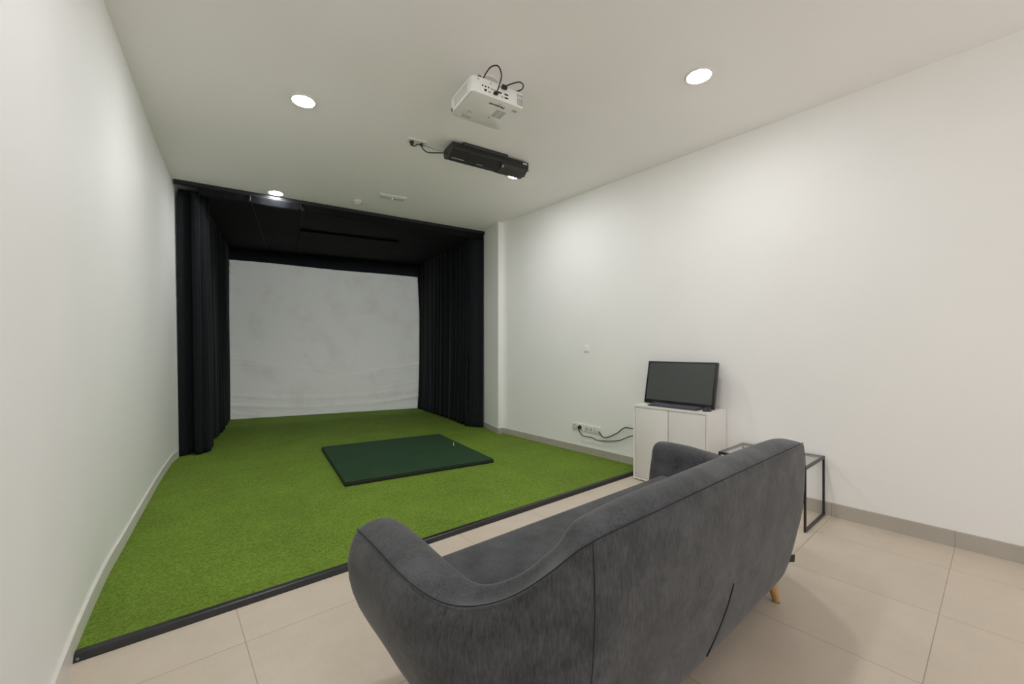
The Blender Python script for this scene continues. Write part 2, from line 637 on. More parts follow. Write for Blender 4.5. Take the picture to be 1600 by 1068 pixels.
# ================================================================== HITTING MAT
mr = math.radians(-8.6)
mat_t = thing('hitting_mat', 'dark green square golf hitting mat on the bright green turf', 'golf mat', (2.074, 4.363, TZ), mr)
MB().box((-0.745, -0.775, 0.0), (0.745, 0.775, 0.030), 0.006).build('foam_base', M['foam'], mat_t, local=True)['label'] = 'black foam base'
MB().box((-0.742, -0.772, 0.026), (0.742, 0.772, 0.043), 0.008, 3).build('turf_top', M['mat_turf'], mat_t, local=True)['label'] = 'dark green turf top'
tee = MB().lathe([(0, 0), (0.009, 0), (0.009, 0.004), (0.0065, 0.012), (0.0055, 0.028), (0.008, 0.036), (0.008, 0.038), (0.005, 0.035), (0, 0.034)], seg=20)
tee = tee.build('golf_tee', M['tee'])
tee.location = (2.69, 4.275, TZ + 0.043)
tag(tee, 'small orange rubber tee standing on the dark green mat', 'golf tee')


# ================================================================== CURTAINS
def curtain(name, label, path, z0, z1, folds, amp, seed, top_pull=0.6, drift=(0, 0), columns=None, group=None, flare=0.0):
    """a hanging cloth: plan path with pleats that open towards the hem"""
    rnd = random.Random(seed)
    P = catmull(path, 24)
    L = [0.0]
    for a, c in zip(P, P[1:]):
        L.append(L[-1] + (c - a).length)
    tot = L[-1]

    def at(s):
        d = s * tot
        for i in range(len(L) - 1):
            if L[i + 1] >= d:
                k = (d - L[i]) / max(1e-9, L[i + 1] - L[i])
                t = (P[i + 1] - P[i]).normalized()
                return P[i].lerp(P[i + 1], k), Vector((-t.y, t.x, 0))
        t = (P[-1] - P[-2]).normalized()
        return P[-1].copy(), Vector((-t.y, t.x, 0))
    ph = [rnd.uniform(0, 6.28) for _ in range(5)]
    nu = columns or max(60, int(folds * 18))
    nv = 40

    def fn(u, v):
        p, n = at(u)
        z = z0 + (z1 - z0) * v
        w = 2 * math.pi * folds * (u + 0.018 * math.sin(2 * math.pi * 2.3 * u + ph[3]) + 0.012 * math.sin(3 * v + ph[4]) * (1 - v))
        s = math.sin(w + ph[0])
        s = s * (0.75 + 0.25 * abs(s)) + 0.30 * math.sin(2.1 * w + ph[1]) * (1 - 0.5 * v) + 0.16 * math.sin(4.3 * w + ph[2]) * (v ** 3)
        open_ = top_pull + (1 - top_pull) * (1 - v) ** 0.8
        wob = 0.22 * math.sin(5 * v + 9 * u + ph[4])
        k = (1 + wob) * (0.8 + 0.35 * math.sin(5.1 * u + ph[2]))
        q = p + n * (amp * s * open_ * k)
        f = (1 - v) ** 2
        q += n * (flare * f * (0.4 + 0.6 * math.sin(w * 0.5)))
        q += Vector((drift[0], drift[1], 0)) * (1 - v)
        zz = z + 0.012 * math.sin(w * 0.5 + ph[1]) * (1 - v) ** 6
        return (q.x, q.y, max(z0, zz))
    mb_ = MB().grid(fn, nu, nv)
    o = mb_.build(name, M['curtain'], normals=False, angle=180)
    solidify(o, 0.004)
    g = group or 'black curtains around the hitting bay'
    tag(o, label, 'curtain', g)
    return o


CZ0, CZ1 = TZ + 0.003, 2.955
curtain('curtain', 'narrow black curtain hanging flat against the left wall at the bay mouth',
        [(0.130, 5.79, 0), (0.19, 5.83, 0), (0.268, 5.87, 0)], CZ0, CZ1, 1.4, 0.011, 3, 0.6, drift=(0.02, 0.16), columns=60)
curtain('curtain', 'black curtain bunched in deep lit folds beside the narrow left strip',
        [(0.245, 5.79, 0), (0.315, 5.80, 0), (0.365, 5.88, 0), (0.40, 6.00, 0), (0.425, 6.14, 0)], CZ0, CZ1, 3.6, 0.030, 11, 0.55, drift=(0.045, 0.13), columns=130, flare=0.02)
curtain('curtain', 'long black pleated curtain running back along the left of the bay to the screen',
        [(0.415, 6.33, 0), (0.455, 6.52, 0), (0.62, 7.3, 0), (0.84, 8.36, 0)], CZ0, CZ1, 13, 0.030, 5, 0.55, drift=(0.03, 0.03), columns=260, flare=0.02)
curtain('curtain', 'black curtain facing forward at the right end of the bay mouth beside the white pier',
        [(3.815, 5.19, 0), (3.74, 5.26, 0), (3.665, 5.36, 0)], CZ0, CZ1, 1.6, 0.014, 21, 0.6, drift=(-0.03, -0.02), columns=70)
curtain('curtain', 'long black pleated curtain running back along the right of the bay to the screen',
        [(3.70, 5.40, 0), (3.80, 5.9, 0), (3.90, 6.8, 0), (4.02, 7.62, 0)], CZ0, CZ1, 12, 0.032, 8, 0.55, drift=(-0.02, 0), columns=260, flare=0.02)

# rail at the mouth of the bay, just under the ceiling
ra, rb = Vector((0.095, 5.705, 0)), Vector((3.84, 5.150, 0))
rd = (rb - ra).normalized()
rn = Vector((-rd.y, rd.x, 0))


def rail_pt(x, off=0.0, z=0.0):
    k = (x - ra.x) / rd.x
    p = ra + rd * k + rn * off
    return Vector((p.x, p.y, z))


rail = thing('curtain_rail', 'long black rail under the ceiling across the mouth of the curtained bay', 'curtain rail', rail_pt(1.97, 0.02, H))
mb = MB()
L_ = (rb - ra).length
a = ra
mb.prism([(a.x + rn.x * d, a.y + rn.y * d, z) for d, z in ((0, H - 0.001), (0, H - 0.030), (0.05, H - 0.030), (0.05, H - 0.001))], rd * L_, 0.002)
mb.build('track', M['rail'], rail, smooth=False)
mb = MB()
mb.prism([(a.x + rn.x * d, a.y + rn.y * d, z) for d, z in ((0.006, H - 0.030), (0.006, H - 0.044), (0.040, H - 0.044), (0.040, H - 0.030))], rd * L_)
mb.build('channel', M['vent_black'], rail, smooth=False)

# black cloth ceiling of the bay
can = thing('ceiling_drape', 'black cloth stretched under the ceiling of the hitting bay', 'drape', (2.2, 6.9, 2.95))


def val(x0, x1, z0, z1, off0, off1):
    def fn(u, v):
        x = x0 + (x1 - x0) * u
        p = rail_pt(x, off0 + (off1 - off0) * (1 - v) + 0.003 * math.sin(23 * u + x0), z0 + (z1 - z0) * v - 0.006 * math.sin(math.pi * u) * (1 - v))
        return p
    return MB().grid(fn, 40, 6)


for x0, x1 in ((0.30, 0.772), (0.782, 1.292), (1.302, 3.80)):
    o = val(x0, x1, H - 0.115, H - 0.045, 0.012, 0.055).build('valance', M['canopy'], can, normals=False)
    solidify(o, 0.003)
for x in (0.777, 1.297):
    c = rail_pt(x, 0.012, H - 0.075)
    MB().box((c.x - 0.007, c.y - 0.012, c.z - 0.03), (c.x + 0.007, c.y + 0.006, c.z + 0.033), 0.002).build('clip', M['plastic_black'], can)


def canopy_fn(u, v):
    f0, f1 = rail_pt(0.12, 0.05), rail_pt(3.83, 0.05)
    g0, g1 = Vector((0.83, 8.70, 0)), Vector((4.43, 7.78, 0))
    p = f0.lerp(f1, u).lerp(g0.lerp(g1, u), v)
    sag = 0.022 * math.sin(math.pi * min(1, v * 1.0)) * math.sin(math.pi * u) + 0.010 * math.sin(3 * math.pi * v) ** 2 * math.sin(math.pi * u)
    return (p.x, p.y, H - 0.085 - sag + 0.003 * math.sin(9 * u + 4 * v))


o = MB().grid(canopy_fn, 48, 48).build('cloth', M['canopy'], can, normals=False)
solidify(o, 0.003)


def canopy_z(x, y):
    return H - 0.125


pan = [(1.50, 6.46), (2.86, 6.16), (3.19, 7.50), (1.76, 7.72)]
mb = MB()
mb.prism([(x, y, H - 0.136) for x, y in pan], (0, 0, 0.012), 0.004)
o = mb.build('panel', M['canopy_panel'], can, smooth=False)
o['label'] = 'brownish black rectangular panel'
mb = MB()
for x in (0.777, 1.297):
    p0 = rail_pt(x, 0.055)
    pts = []
    for k in range(12):
        t = k / 11
        uu = (p0.x - 0.12) / 3.71
        q = Vector(canopy_fn(uu, t))
        pts.append(q - Vector((0, 0, 0.003)))
    mb.tube(pts, 0.0035, 6, 2)
mb.build('seam', M['vent_black'], can)

# ------------------------------------------------------------------ impact screen
S0, S1 = Vector((0.875, 8.503, 0)), Vector((3.985, 7.700, 0))
sd = (S1 - S0).normalized()
sn = Vector((sd.y, -sd.x, 0))      # towards the room
sw = (S1 - S0).length
rs = random.Random(4)
wr = [(rs.uniform(0.05, 0.95), rs.uniform(0.5, 1.0), rs.uniform(-0.3, 0.3), rs.uniform(0.012, 0.024)) for _ in range(10)]


def screen_fn(u, v):
    top = 2.755 - 0.060 * u + 0.006 * math.sin(9 * u)
    z = TZ + 0.004 + (top - TZ - 0.004) * v
    d = 0.0
    el, er = u * sw, (1 - u) * sw
    # creases pulled out of the lower side edges
    for c, a, sl, wd in wr[:7]:
        zc = c * 1.35 - sl * 0.35 * el - 0.10 * el
        d += 0.011 * a * math.exp(-((z - zc) / (wd * (1 + 0.8 * el))) ** 2) * math.exp(-el / 0.8)
    for c, a, sl, wd in wr[3:]:
        zc = 0.10 + c * 0.95 - 0.16 * er
        d += 0.010 * a * math.exp(-((z - zc) / (wd * (1.2 + 0.8 * er))) ** 2) * math.exp(-er / 0.8)
    # corner pulls at the top
    for e, amp in ((er, 0.010), (el, 0.009)):
        t = top - z
        q = (t - e)
        d += amp * math.sin(q * 48) * math.exp(-(t + e) / 0.28)
    # soft billow and a long fold near the hem
    d += 0.020 * math.sin(math.pi * u) * math.sin(math.pi * v)
    d += 0.014 * math.exp(-((z - 0.17 - 0.10 * (2 * u - 1) ** 2) / 0.035) ** 2) * (0.4 + 0.6 * abs(2 * u - 1))
    d += 0.006 * math.exp(-((z - 0.33 - 0.14 * (2 * u - 1) ** 2) / 0.04) ** 2)
    # small puckers at eyelets along the top
    d += 0.004 * math.sin(u * 2 * math.pi * 13) * math.exp(-(top - z) / 0.10)
    p = S0 + sd * (u * sw) + sn * d
    pull = 0.05 * math.sin(math.pi * min(1, max(0, v))) * max(0, (u - 0.9) / 0.1)
    p += sd * pull
    return (p.x, p.y, z)


o = MB().grid(screen_fn, 170, 150).build('impact_screen', M['impact'], normals=False, angle=180)
solidify(o, 0.004, -1)
tag(o, 'large wrinkled white golf impact screen at the back of the curtained bay', 'projection screen')
# black cloth behind the screen
bk = Vector((0.04, 0.16, 0))


def backdrop_fn(u, v):
    p = Vector((0.80, 8.56, 0)).lerp(Vector((4.38, 7.64, 0)), u) + bk * 0.4
    w = 0.008 * math.sin(40 * u)
    return (p.x + sn.x * w, p.y + sn.y * w, 0.024 + (2.962 - 0.024) * v)


o = MB().grid(backdrop_fn, 120, 10).build('backdrop_curtain', M['curtain'], normals=False, angle=180)
solidify(o, 0.004)
tag(o, 'black cloth hanging behind the white screen, seen as a band above it', 'curtain')


# ================================================================== CEILING FITTINGS
def downlight(label, x, y, r=0.075, lamp='lamp'):
    t = thing('downlight', label, 'ceiling light', (x, y, H), 0, 'round flush downlights')
    MB().lathe([(r, 0.0), (r + 0.012, 0.0), (r + 0.012, -0.006), (r + 0.006, -0.009), (r, -0.008), (r, 0.0)], (0, 0, 0), 40).build('trim_ring', M['white_plastic'], t, local=True)
    MB().lathe([(0, -0.016), (r * 0.35, -0.0148), (r * 0.65, -0.0122), (r * 0.88, -0.0088), (r * 0.985, -0.0065), (r, -0.001), (0, -0.001)], (0, 0, 0), 40).build('diffuser', M[lamp], t, local=True)
    return t


downlight('lit round downlight at the left of the ceiling, nearest the left wall', 0.792, 3.305)
downlight('lit round downlight at the right of the ceiling, nearest the right wall', 2.732, 1.303, 0.075, 'lamp_dimmed')
downlight('lit round downlight touching the black curtain rail', 1.012, 5.455, 0.070)
downlight('lit round downlight half hidden behind the right end of the black sensor bar', 2.820, 3.285, 0.072)
downlight('lit round downlight above the space left of the sofa, out of the picture', 0.79, 1.30)

# smoke detector
t = thing('smoke_detector', 'small white round smoke detector near the black rail', 'smoke detector', (1.835, 5.10, H))
MB().lathe([(0, 0), (0.052, 0), (0.052, -0.010), (0.047, -0.013), (0, -0.013)], seg=32).build('base', M['white_plastic'], t, local=True)
MB().lathe([(0, -0.013), (0.045, -0.013), (0.046, -0.028), (0.038, -0.042), (0.020, -0.048), (0, -0.048)], seg=32).build('housing', M['white_plastic'], t, local=True)
mb = MB()
for k in range(10):
    an = 2 * math.pi * k / 10
    mb.box((-0.007, -0.0015, -0.004), (0.007, 0.0015, 0.004), mat=Matrix.Rotation(an, 4, 'Z') @ Matrix.Translation((0, -0.0445, -0.031)))
mb.build('vent_slots', M['port'], t, local=True, smooth=False)

# emergency light
t = thing('emergency_light', 'slim white rectangular emergency light beside the smoke detector', 'emergency light', (2.10, 4.69, H), math.radians(-13))
MB().box((-0.155, -0.052, -0.012), (0.155, 0.052, 0.0), 0.004).build('frame', M['white_plastic'], t, local=True)
MB().box((-0.135, -0.035, -0.026), (0.135, 0.035, -0.008), 0.006).build('diffuser', M['emergency'], t, local=True)
MB().cyl((0, 0, -0.026), (0, 0, -0.0285), 0.006).build('indicator', emit('indicator_glow', (0.75, 1.0, 0.85), 2.5), t, local=True)

# ceiling socket plate with two plugs
t = thing('ceiling_socket', 'white double power socket on the ceiling left of the black sensor bar', 'socket', (1.705, 3.31, H), math.radians(-10))
MB().box((-0.085, -0.042, -0.011), (0.085, 0.042, 0.0), 0.004).build('plate', M['white_plastic'], t, local=True)
for dx in (-0.042, 0.042):
    MB().lathe([(0.024, -0.0105), (0.026, -0.012), (0.022, -0.0125), (0.020, -0.0105)], (dx, 0, 0), 24).build('outlet', M['white_plastic'], t, local=True)


def plug(name, label, loc, parts, r=0.018, h=0.035):
    tt = thing(name, label, 'power cable', loc)
    MB().lathe([(0, 0), (r, 0), (r, -h * 0.4), (r * 0.62, -h), (0, -h)], seg=20).build('plug', M['plastic_black'], tt, local=True)
    return tt


t = plug('power_cable', 'thick black cable from the ceiling socket to the black sensor bar', (1.662, 3.318, H - 0.011), None)
MB().tube([(1.662, 3.318, 3.000), (1.675, 3.30, 2.990), (1.705, 3.275, 3.005), (1.745, 3.29, 3.005), (1.775, 3.325, 3.005), (1.828, 3.345, 3.000),
           (1.884, 3.30, 2.995), (1.946, 3.22, 2.985)], 0.0052, 8).build('cord', M['cable'], t)
t = plug('power_cable', 'thin grey cable with a black plug beside the thick black ceiling cable', (1.748, 3.302, H - 0.011), None, 0.014, 0.026)
MB().tube([(1.748, 3.302, 3.010), (1.765, 3.27, 3.008), (1.805, 3.275, 3.01), (1.869, 3.275, 3.01), (1.947, 3.235, 3.0)], 0.0025, 8).build('cord', M['cable_grey'], t)

# ------------------------------------------------------------------ sensor bar with projection lamp
a = math.radians(-8.0)
bar = thing('sensor_bar', 'long black golf launch sensor bar fixed under the ceiling', 'launch monitor', (1.925, 3.075, H), a)
Lb = 0.80
sec = [(0.0, -0.016), (0.0, -0.070), (0.075, -0.128), (0.185, -0.100), (0.20, -0.070), (0.20, -0.016)]
MB().prism([(0, d, z) for d, z in sec], (Lb, 0, 0), 0.004).build('housing', M['plastic_black'], bar, local=True, smooth=False)
MB().box((0.10, -0.012, -0.030), (0.56, 0.03, -0.0005), 0.002).build('mounting_bracket', M['plastic_dark'], bar, local=True)
MB().box((0.12, 0.10, -0.016), (0.66, 0.14, -0.0005)).build('mounting_bracket', M['plastic_dark'], bar, local=True)
mb = MB()
for k in range(14):
    x = 0.13 + 0.042 * k
    mb.box((x, -0.0012, -0.058), (x + 0.022, 0.003, -0.034))
mb.build('vent_slots', M['vent_black'], bar, local=True, smooth=False)
for x in (0.135, 0.36, 0.50):
    MB().cyl((x, -0.0145, -0.016), (x, -0.011, -0.016), 0.006, seg=14).build('screw', M['port'], bar, local=True)
# pale strips painted as reflections along the lower edge
q = math.atan2(-0.058, 0.075)


def on_slope(x, s, wx, ws, th=0.003):
    m = Matrix.Translation((x, 0.0, -0.070)) @ Matrix.Rotation(q, 4, 'X')
    return MB().box((0, s, -th), (wx, s + ws, 0.001), mat=m)


on_slope(0.02, 0.086, 0.12, 0.007).build('lower_edge_glint', M['slot'], bar, local=True)
on_slope(0.27, 0.087, 0.06, 0.006).build('lower_edge_glint', M['slot'], bar, local=True)
bx = MB().prism([(0.50, d, z) for d, z in ((0.004, -0.078), (0.026, -0.116), (0.120, -0.136), (0.175, -0.100))], (0.285, 0, 0), 0.006)
bx.build('camera_module', M['plastic_dark'], bar, local=True, smooth=False)
MB().cyl((0.515, 0.005, -0.108), (0.515, 0.020, -0.110), 0.010, seg=18).build('camera_lens', M['slot'], bar, local=True)
mb = MB()
for k in range(4):
    mb.box((0.735 + 0.012 * k, -0.0012, -0.043), (0.743 + 0.012 * k, 0.002, -0.028))
mb.build('badge', M['white_plastic'], bar, local=True, smooth=False)
MB().tube([(0.80, 0.06, -0.06), (0.82, 0.06, -0.066), (0.835, 0.05, -0.062)], 0.006, 8, 4).build('plug', M['cable'], bar, local=True)

# ------------------------------------------------------------------ projector
pa = math.radians(-8.0)
pr = thing('projector', 'white ceiling projector hanging upside down with cables looping from its back', 'projector', (1.69, 2.265, H), pa)
PWX, PY, Z0p, Z1p = 0.198, 0.163, 2.838 - H, 2.945 - H      # half sizes, bottom and top in local z


def proj_ring(s, z, cut=0.0):
    # rounded-rectangle outline, front edge gently bowed
    pts = []
    rx, ry, rad = PWX * s, PY * s, 0.030
    for cx_, cy_, a0 in ((rx - rad, ry - rad, 0), (-rx + rad, ry - rad, 90), (-rx + rad, -ry + rad, 180), (rx - rad, -ry + rad, 270)):
        for k in range(7):
            an = math.radians(a0 + 90 * k / 6)
            x, y = cx_ + rad * math.cos(an), cy_ + rad * math.sin(an)
            if y > 0:
                y += 0.014 * (1 - (x / rx) ** 2)
            pts.append((x, y, z))
    return pts


mb = MB()
rings = []
for s, z in ((0.965, Z0p), (0.988, Z0p + 0.003), (1.0, Z0p + 0.012), (1.0, Z1p - 0.018), (0.985, Z1p - 0.005), (0.94, Z1p)):
    rings.append([mb.bm.verts.new(p) for p in proj_ring(s, z)])
for r0, r1 in zip(rings, rings[1:]):
    n = len(r0)
    for k in range(n):
        mb.bm.faces.new((r0[k], r0[(k + 1) % n], r1[(k + 1) % n], r1[k]))
mb.bm.faces.new(rings[0][::-1])
mb.bm.faces.new(rings[-1])
mb.build('casing', M['projector'], pr, local=True, angle=35)
MB().cyl((0, 0, 0), (0, 0, -0.010), 0.075, seg=32).build('ceiling_plate', M['white_plastic'], pr, local=True)
MB().cyl((0, 0, -0.008), (0, 0, Z1p + 0.005), 0.022, seg=20).build('mount_post', M['white_plastic'], pr, local=True)
yb_ = -PY
# connector recess on the rear face
mb = MB().box((-0.135, yb_ - 0.0012, Z0p + 0.010), (0.075, yb_ + 0.004, Z0p + 0.074), 0.001)
port_panel = mb.build('connector_panel', M['white_plastic'], pr, local=True)


def port(x0, x1, z0, z1, m='port'):
    return MB().box((x0, yb_ - 0.003, Z0p + z0), (x1, yb_ + 0.001, Z0p + z1), 0.0008).build('port', M[m], port_panel, smooth=False, local=True)


for k in range(3):
    MB().cyl((-0.120 + 0.021 * k, yb_ - 0.003, Z0p + 0.052), (-0.120 + 0.021 * k, yb_, Z0p + 0.052), 0.0055, seg=16).build('port', M['port'], port_panel, local=True)
for k in range(3):
    MB().cyl((-0.055 + 0.015 * k, yb_ - 0.0025, Z0p + 0.050), (-0.055 + 0.015 * k, yb_, Z0p + 0.050), 0.005, seg=16).build('port', M['slot'], port_panel, local=True)
port(-0.108, -0.091, 0.022, 0.036)
port(-0.080, -0.062, 0.022, 0.030, 'slot')
port(-0.008, 0.020, 0.042, 0.052)
port(0.020, 0.032, 0.020, 0.030, 'slot')
port(0.042, 0.070, 0.044, 0.054)
port(0.042, 0.070, 0.022, 0.032)
for x in (-0.150, -0.060, 0.010):
    MB().cyl((x, yb_ - 0.0015, Z1p - 0.022), (x, yb_ + 0.001, Z1p - 0.022), 0.006, seg=16).build('screw', M['projector_grey'], pr, local=True)
mb = MB()
for k in range(6):
    x = 0.140 + 0.0075 * k
    mb.box((x, yb_ - 0.001, Z0p + 0.012), (x + 0.0035, yb_ + 0.0015, Z0p + 0.060))
    mb.box((x, yb_ - 0.001, Z0p + 0.066), (x + 0.0035, yb_ + 0.0015, Z0p + 0.085))
mb.build('rear_grille', M['slot'], pr, local=True, smooth=False)
mb = MB()
for k in range(9):
    y = -0.10 + 0.022 * k
    mb.box((-PWX - 0.001, y, Z0p + 0.018), (-PWX + 0.002, y + 0.009, Z0p + 0.082))
mb.build('side_grille', M['projector_grey'], pr, local=True, smooth=False)
MB().box((-PWX - 0.004, PY - 0.040, Z0p + 0.006), (-PWX + 0.004, PY - 0.028, Z0p + 0.028), 0.002).build('foot', M['port'], pr, local=True)
MB().cyl((-0.13, -0.135, Z1p - 0.004), (-0.13, -0.135, Z1p + 0.012), 0.016, seg=20).build('foot', M['plastic_dark'], pr, local=True)
down = Matrix(((-1, 0, 0, 0), (0, 1, 0, 0), (0, 0, -1, 0), (0, 0, 0, 1)))     # reads from below
zt = Z0p - 0.0006
text_part('brand_lettering', 'Panasonic', 0.030, M['projector_ink'], pr, Matrix.Translation((0.020, -0.100, zt)) @ down)
text_part('series_lettering', 'LASER', 0.010, M['projector_grey'], pr, Matrix.Translation((0.030, -0.125, zt)) @ down)
text_part('approval_mark', 'CE', 0.026, M['projector_grey'], pr, Matrix.Translation((-0.098, 0.055, zt)) @ down)
mb = MB()
mb.lathe([(0.017, zt), (0.019, zt), (0.019, zt - 0.0004), (0.017, zt - 0.0004), (0.017, zt)], (-0.125, 0.078, 0), 28)
mb.build('approval_ring', M['projector_grey'], pr, local=True)
mb = MB()
for k in range(5):
    y = -0.058 + 0.018 * k
    mb.box((0.045, y, zt - 0.0004), (0.078, y + 0.012, zt + 0.001))
    mb.box((0.084, y, zt - 0.0004), (0.118, y + 0.012, zt + 0.001))
mb.build('rating_label', M['projector_grey'], pr, local=True, smooth=False)
mb = MB().box((0.138, -0.118, zt - 0.0004), (0.172, -0.096, zt + 0.001))
mb.build('small_label', M['projector_grey'], pr, local=True, smooth=False)
mb = MB()
for k in range(3):
    mb.box((-0.130 + 0.024 * k, 0.112, zt - 0.0004), (-0.112 + 0.024 * k, 0.136, zt + 0.001))
mb.build('warning_label', M['projector_grey'], pr, local=True, smooth=False)
MB().cyl((0.040, 0.050, zt - 0.001), (0.040, 0.050, zt + 0.003), 0.0045, seg=16).build('screw_hole', M['port'], pr, local=True)

# the lens on the front, and an added spot light that brightens the screen
pm = Matrix.Translation((1.69, 2.265, H)) @ Matrix.Rotation(pa, 4, 'Z')
lens_c = Vector((-0.02, PY + 0.010, (Z0p + Z1p) / 2))
MB().cyl(lens_c, lens_c + Vector((0, 0.014, 0)), 0.036, seg=28).build('lens', M['port'], pr, local=True)
sl = bpy.data.lights.new('screen_fill_spot', 'SPOT')
sl.energy = 235
sl.color = (0.95, 0.99, 1.0)
sl.spot_size = math.radians(64)
sl.spot_blend = 0.1
sl.shadow_soft_size = 0.004
# mask the added light to a rectangle by direction, keeping it on the screen
sl.use_nodes = True
lt = sl.node_tree
em = lt.nodes['Emission']
ltc = lt.nodes.new('ShaderNodeTexCoord')
lsp = lt.nodes.new('ShaderNodeSeparateXYZ')
lt.links.new(ltc.outputs['Normal'], lsp.inputs[0])


def lmath(op, a_, b_=None):
    n_ = lt.nodes.new('ShaderNodeMath')
    n_.operation = op
    for i_, v_ in enumerate((a_, b_)):
        if v_ is None:
            continue
        if isinstance(v_, (int, float)):
            n_.inputs[i_].default_value = v_
        else:
            lt.links.new(v_, n_.inputs[i_])
    return n_.outputs[0]


def edge_mask(axis, half, soft):
    q_ = lmath('ABSOLUTE', lmath('DIVIDE', lsp.outputs[axis], lsp.outputs[2]))
    mr_ = lt.nodes.new('ShaderNodeMapRange')
    mr_.interpolation_type = 'SMOOTHSTEP'
    mr_.inputs['From Min'].default_value = half - soft
    mr_.inputs['From Max'].default_value = half + soft
    mr_.inputs['To Min'].default_value = 1.0
    mr_.inputs['To Max'].default_value = 0.0
    lt.links.new(q_, mr_.inputs['Value'])
    return mr_.outputs['Result']


lt.links.new(lmath('MULTIPLY', edge_mask(0, 0.305, 0.02), edge_mask(1, 0.262, 0.02)), em.inputs['Strength'])
so = bpy.data.objects.new('screen_fill_spot', sl)
COL.objects.link(so)
so.location = pm @ (lens_c + Vector((0, 0.03, 0)))
so.rotation_euler = (Vector((2.43, 8.10, 1.38)) - so.location).to_track_quat('-Z', 'Y').to_euler()

# cables hanging from the projector's connectors
pm = Matrix.Translation((1.69, 2.265, H)) @ Matrix.Rotation(pa, 4, 'Z')
t = thing('video_cable', 'black cable arching tall above the back of the white projector', 'cable', pm @ Vector((-0.030, yb_ - 0.02, Z0p + 0.025)), pa)
base = Vector((-0.030, yb_ - 0.02, Z0p + 0.025))


def loc_tube(pts, r, parent, mname='cable', nm='cord'):
    MB().tube([Vector(p) - base for p in pts], r, 8, 8).build(nm, M[mname], parent, local=True)


loc_tube([(-0.030, yb_ - 0.02, Z0p + 0.025), (-0.026, yb_ - 0.040, Z0p + 0.05), (-0.022, yb_ - 0.070, Z0p + 0.110), (-0.050, yb_ - 0.075, Z0p + 0.156),
          (-0.082, yb_ - 0.045, Z0p + 0.158), (-0.098, yb_ - 0.010, Z0p + 0.135), (-0.098, yb_ + 0.03, Z0p + 0.122), (-0.09, yb_ + 0.08, Z0p + 0.125)], 0.0042, t)
MB().box((-0.014, -0.006, -0.007), (0.014, 0.017, 0.007), 0.002).build('connector', M['plastic_black'], t, local=True)
base = Vector((0.035, yb_ - 0.012, Z0p + 0.086))
t = thing('power_lead', 'black lead looping sideways from the top back corner of the projector', 'cable', pm @ base, pa)
MB().box((-0.018, -0.010, -0.010), (0.018, 0.0115, 0.012), 0.003).build('connector', M['plastic_black'], t, local=True)
loc_tube([(0.035, yb_ - 0.020, Z0p + 0.086), (0.065, yb_ - 0.045, Z0p + 0.100), (0.118, yb_ - 0.060, Z0p + 0.122), (0.158, yb_ - 0.045, Z0p + 0.126),
          (0.170, yb_ - 0.015, Z0p + 0.118), (0.150, yb_ + 0.02, Z0p + 0.114), (0.115, yb_ + 0.05, Z0p + 0.114)], 0.0042, t)

# ================================================================== WALL SOCKETS
XW = XR


def wall_plate(name, label, cat, y0, y1, z0, z1, group=None):
    tt = thing(name, label, cat, (XW, (y0 + y1) / 2, z0), 0, group)
    MB().box((XW - 0.010, y0, z0), (XW, y1, z1), 0.003).build('plate', M['white_plastic'], tt)
    return tt


t = wall_plate('wall_socket', 'white double wall socket with a black plug in it, left of two smaller plates', 'socket', 3.150, 3.314, 0.272, 0.354, 'wall plates left of the cabinet')
for y in (3.272, 3.192):
    MB().lathe([(0.027, -0.0005), (0.029, 0.003), (0.024, 0.003), (0.022, 0.0)], (0, 0, 0), 24,
               mat=Matrix.Translation((XW - 0.0105, y, 0.313)) @ Matrix.Rotation(math.radians(-90), 4, 'Y')).build('outlet', M['plate_line'], t)
t = wall_plate('data_outlet', 'white wall outlet plate next to the double socket', 'socket', 2.990, 3.132, 0.270, 0.350, 'wall plates left of the cabinet')
for y in (3.095, 3.030):
    MB().box((XW - 0.0115, y - 0.014, 0.292), (XW - 0.008, y + 0.014, 0.322)).build('port', M['plate_line'], t, smooth=False)
t = wall_plate('cable_outlet', 'white wall outlet plate nearest the cabinet, with a black cable from its corner', 'socket', 2.900, 2.984, 0.270, 0.350, 'wall plates left of the cabinet')
MB().box((XW - 0.0115, 2.905, 0.285), (XW - 0.008, 2.930, 0.305)).build('port', M['plate_line'], t, smooth=False)
t = thing('blank_plate', 'small white blank plate high on the right wall above the sockets', 'wall plate', (XW, 3.10, 1.190))
MB().box((XW - 0.006, 3.062, 1.190), (XW, 3.138, 1.275), 0.002).build('plate', M['wall'], t)
MB().box((XW - 0.0068, 3.072, 1.196), (XW - 0.004, 3.128, 1.201)).build('clip_slot', M['plate_line'], t, smooth=False)

t = thing('power_cable', 'black cable with a round plug in the wall socket sagging to the cabinet', 'power cable', (3.745, 3.192, 0.313))
MB().lathe([(0, 0), (0.021, 0), (0.021, 0.012), (0.014, 0.030), (0.010, 0.034), (0, 0.034)], (0, 0, 0), 20,
           mat=Matrix.Translation((XW - 0.0110, 3.192, 0.313)) @ Matrix.Rotation(math.radians(-90), 4, 'Y')).build('plug', M['plastic_black'], t)
MB().tube([(3.715, 3.192, 0.310), (3.712, 3.188, 0.285), (3.725, 3.130, 0.225), (3.735, 3.012, 0.222), (3.735, 2.941, 0.205), (3.735, 2.80, 0.216), (3.735, 2.641, 0.250),
           (3.735, 2.49, 0.322), (3.735, 2.36, 0.33), (3.735, 2.262, 0.34)], 0.0048, 8).build('cord', M['cable'], t)
t = thing('data_cable', 'black cable rising from the wall plate to behind the cabinet', 'cable', (3.745, 2.905, 0.297))
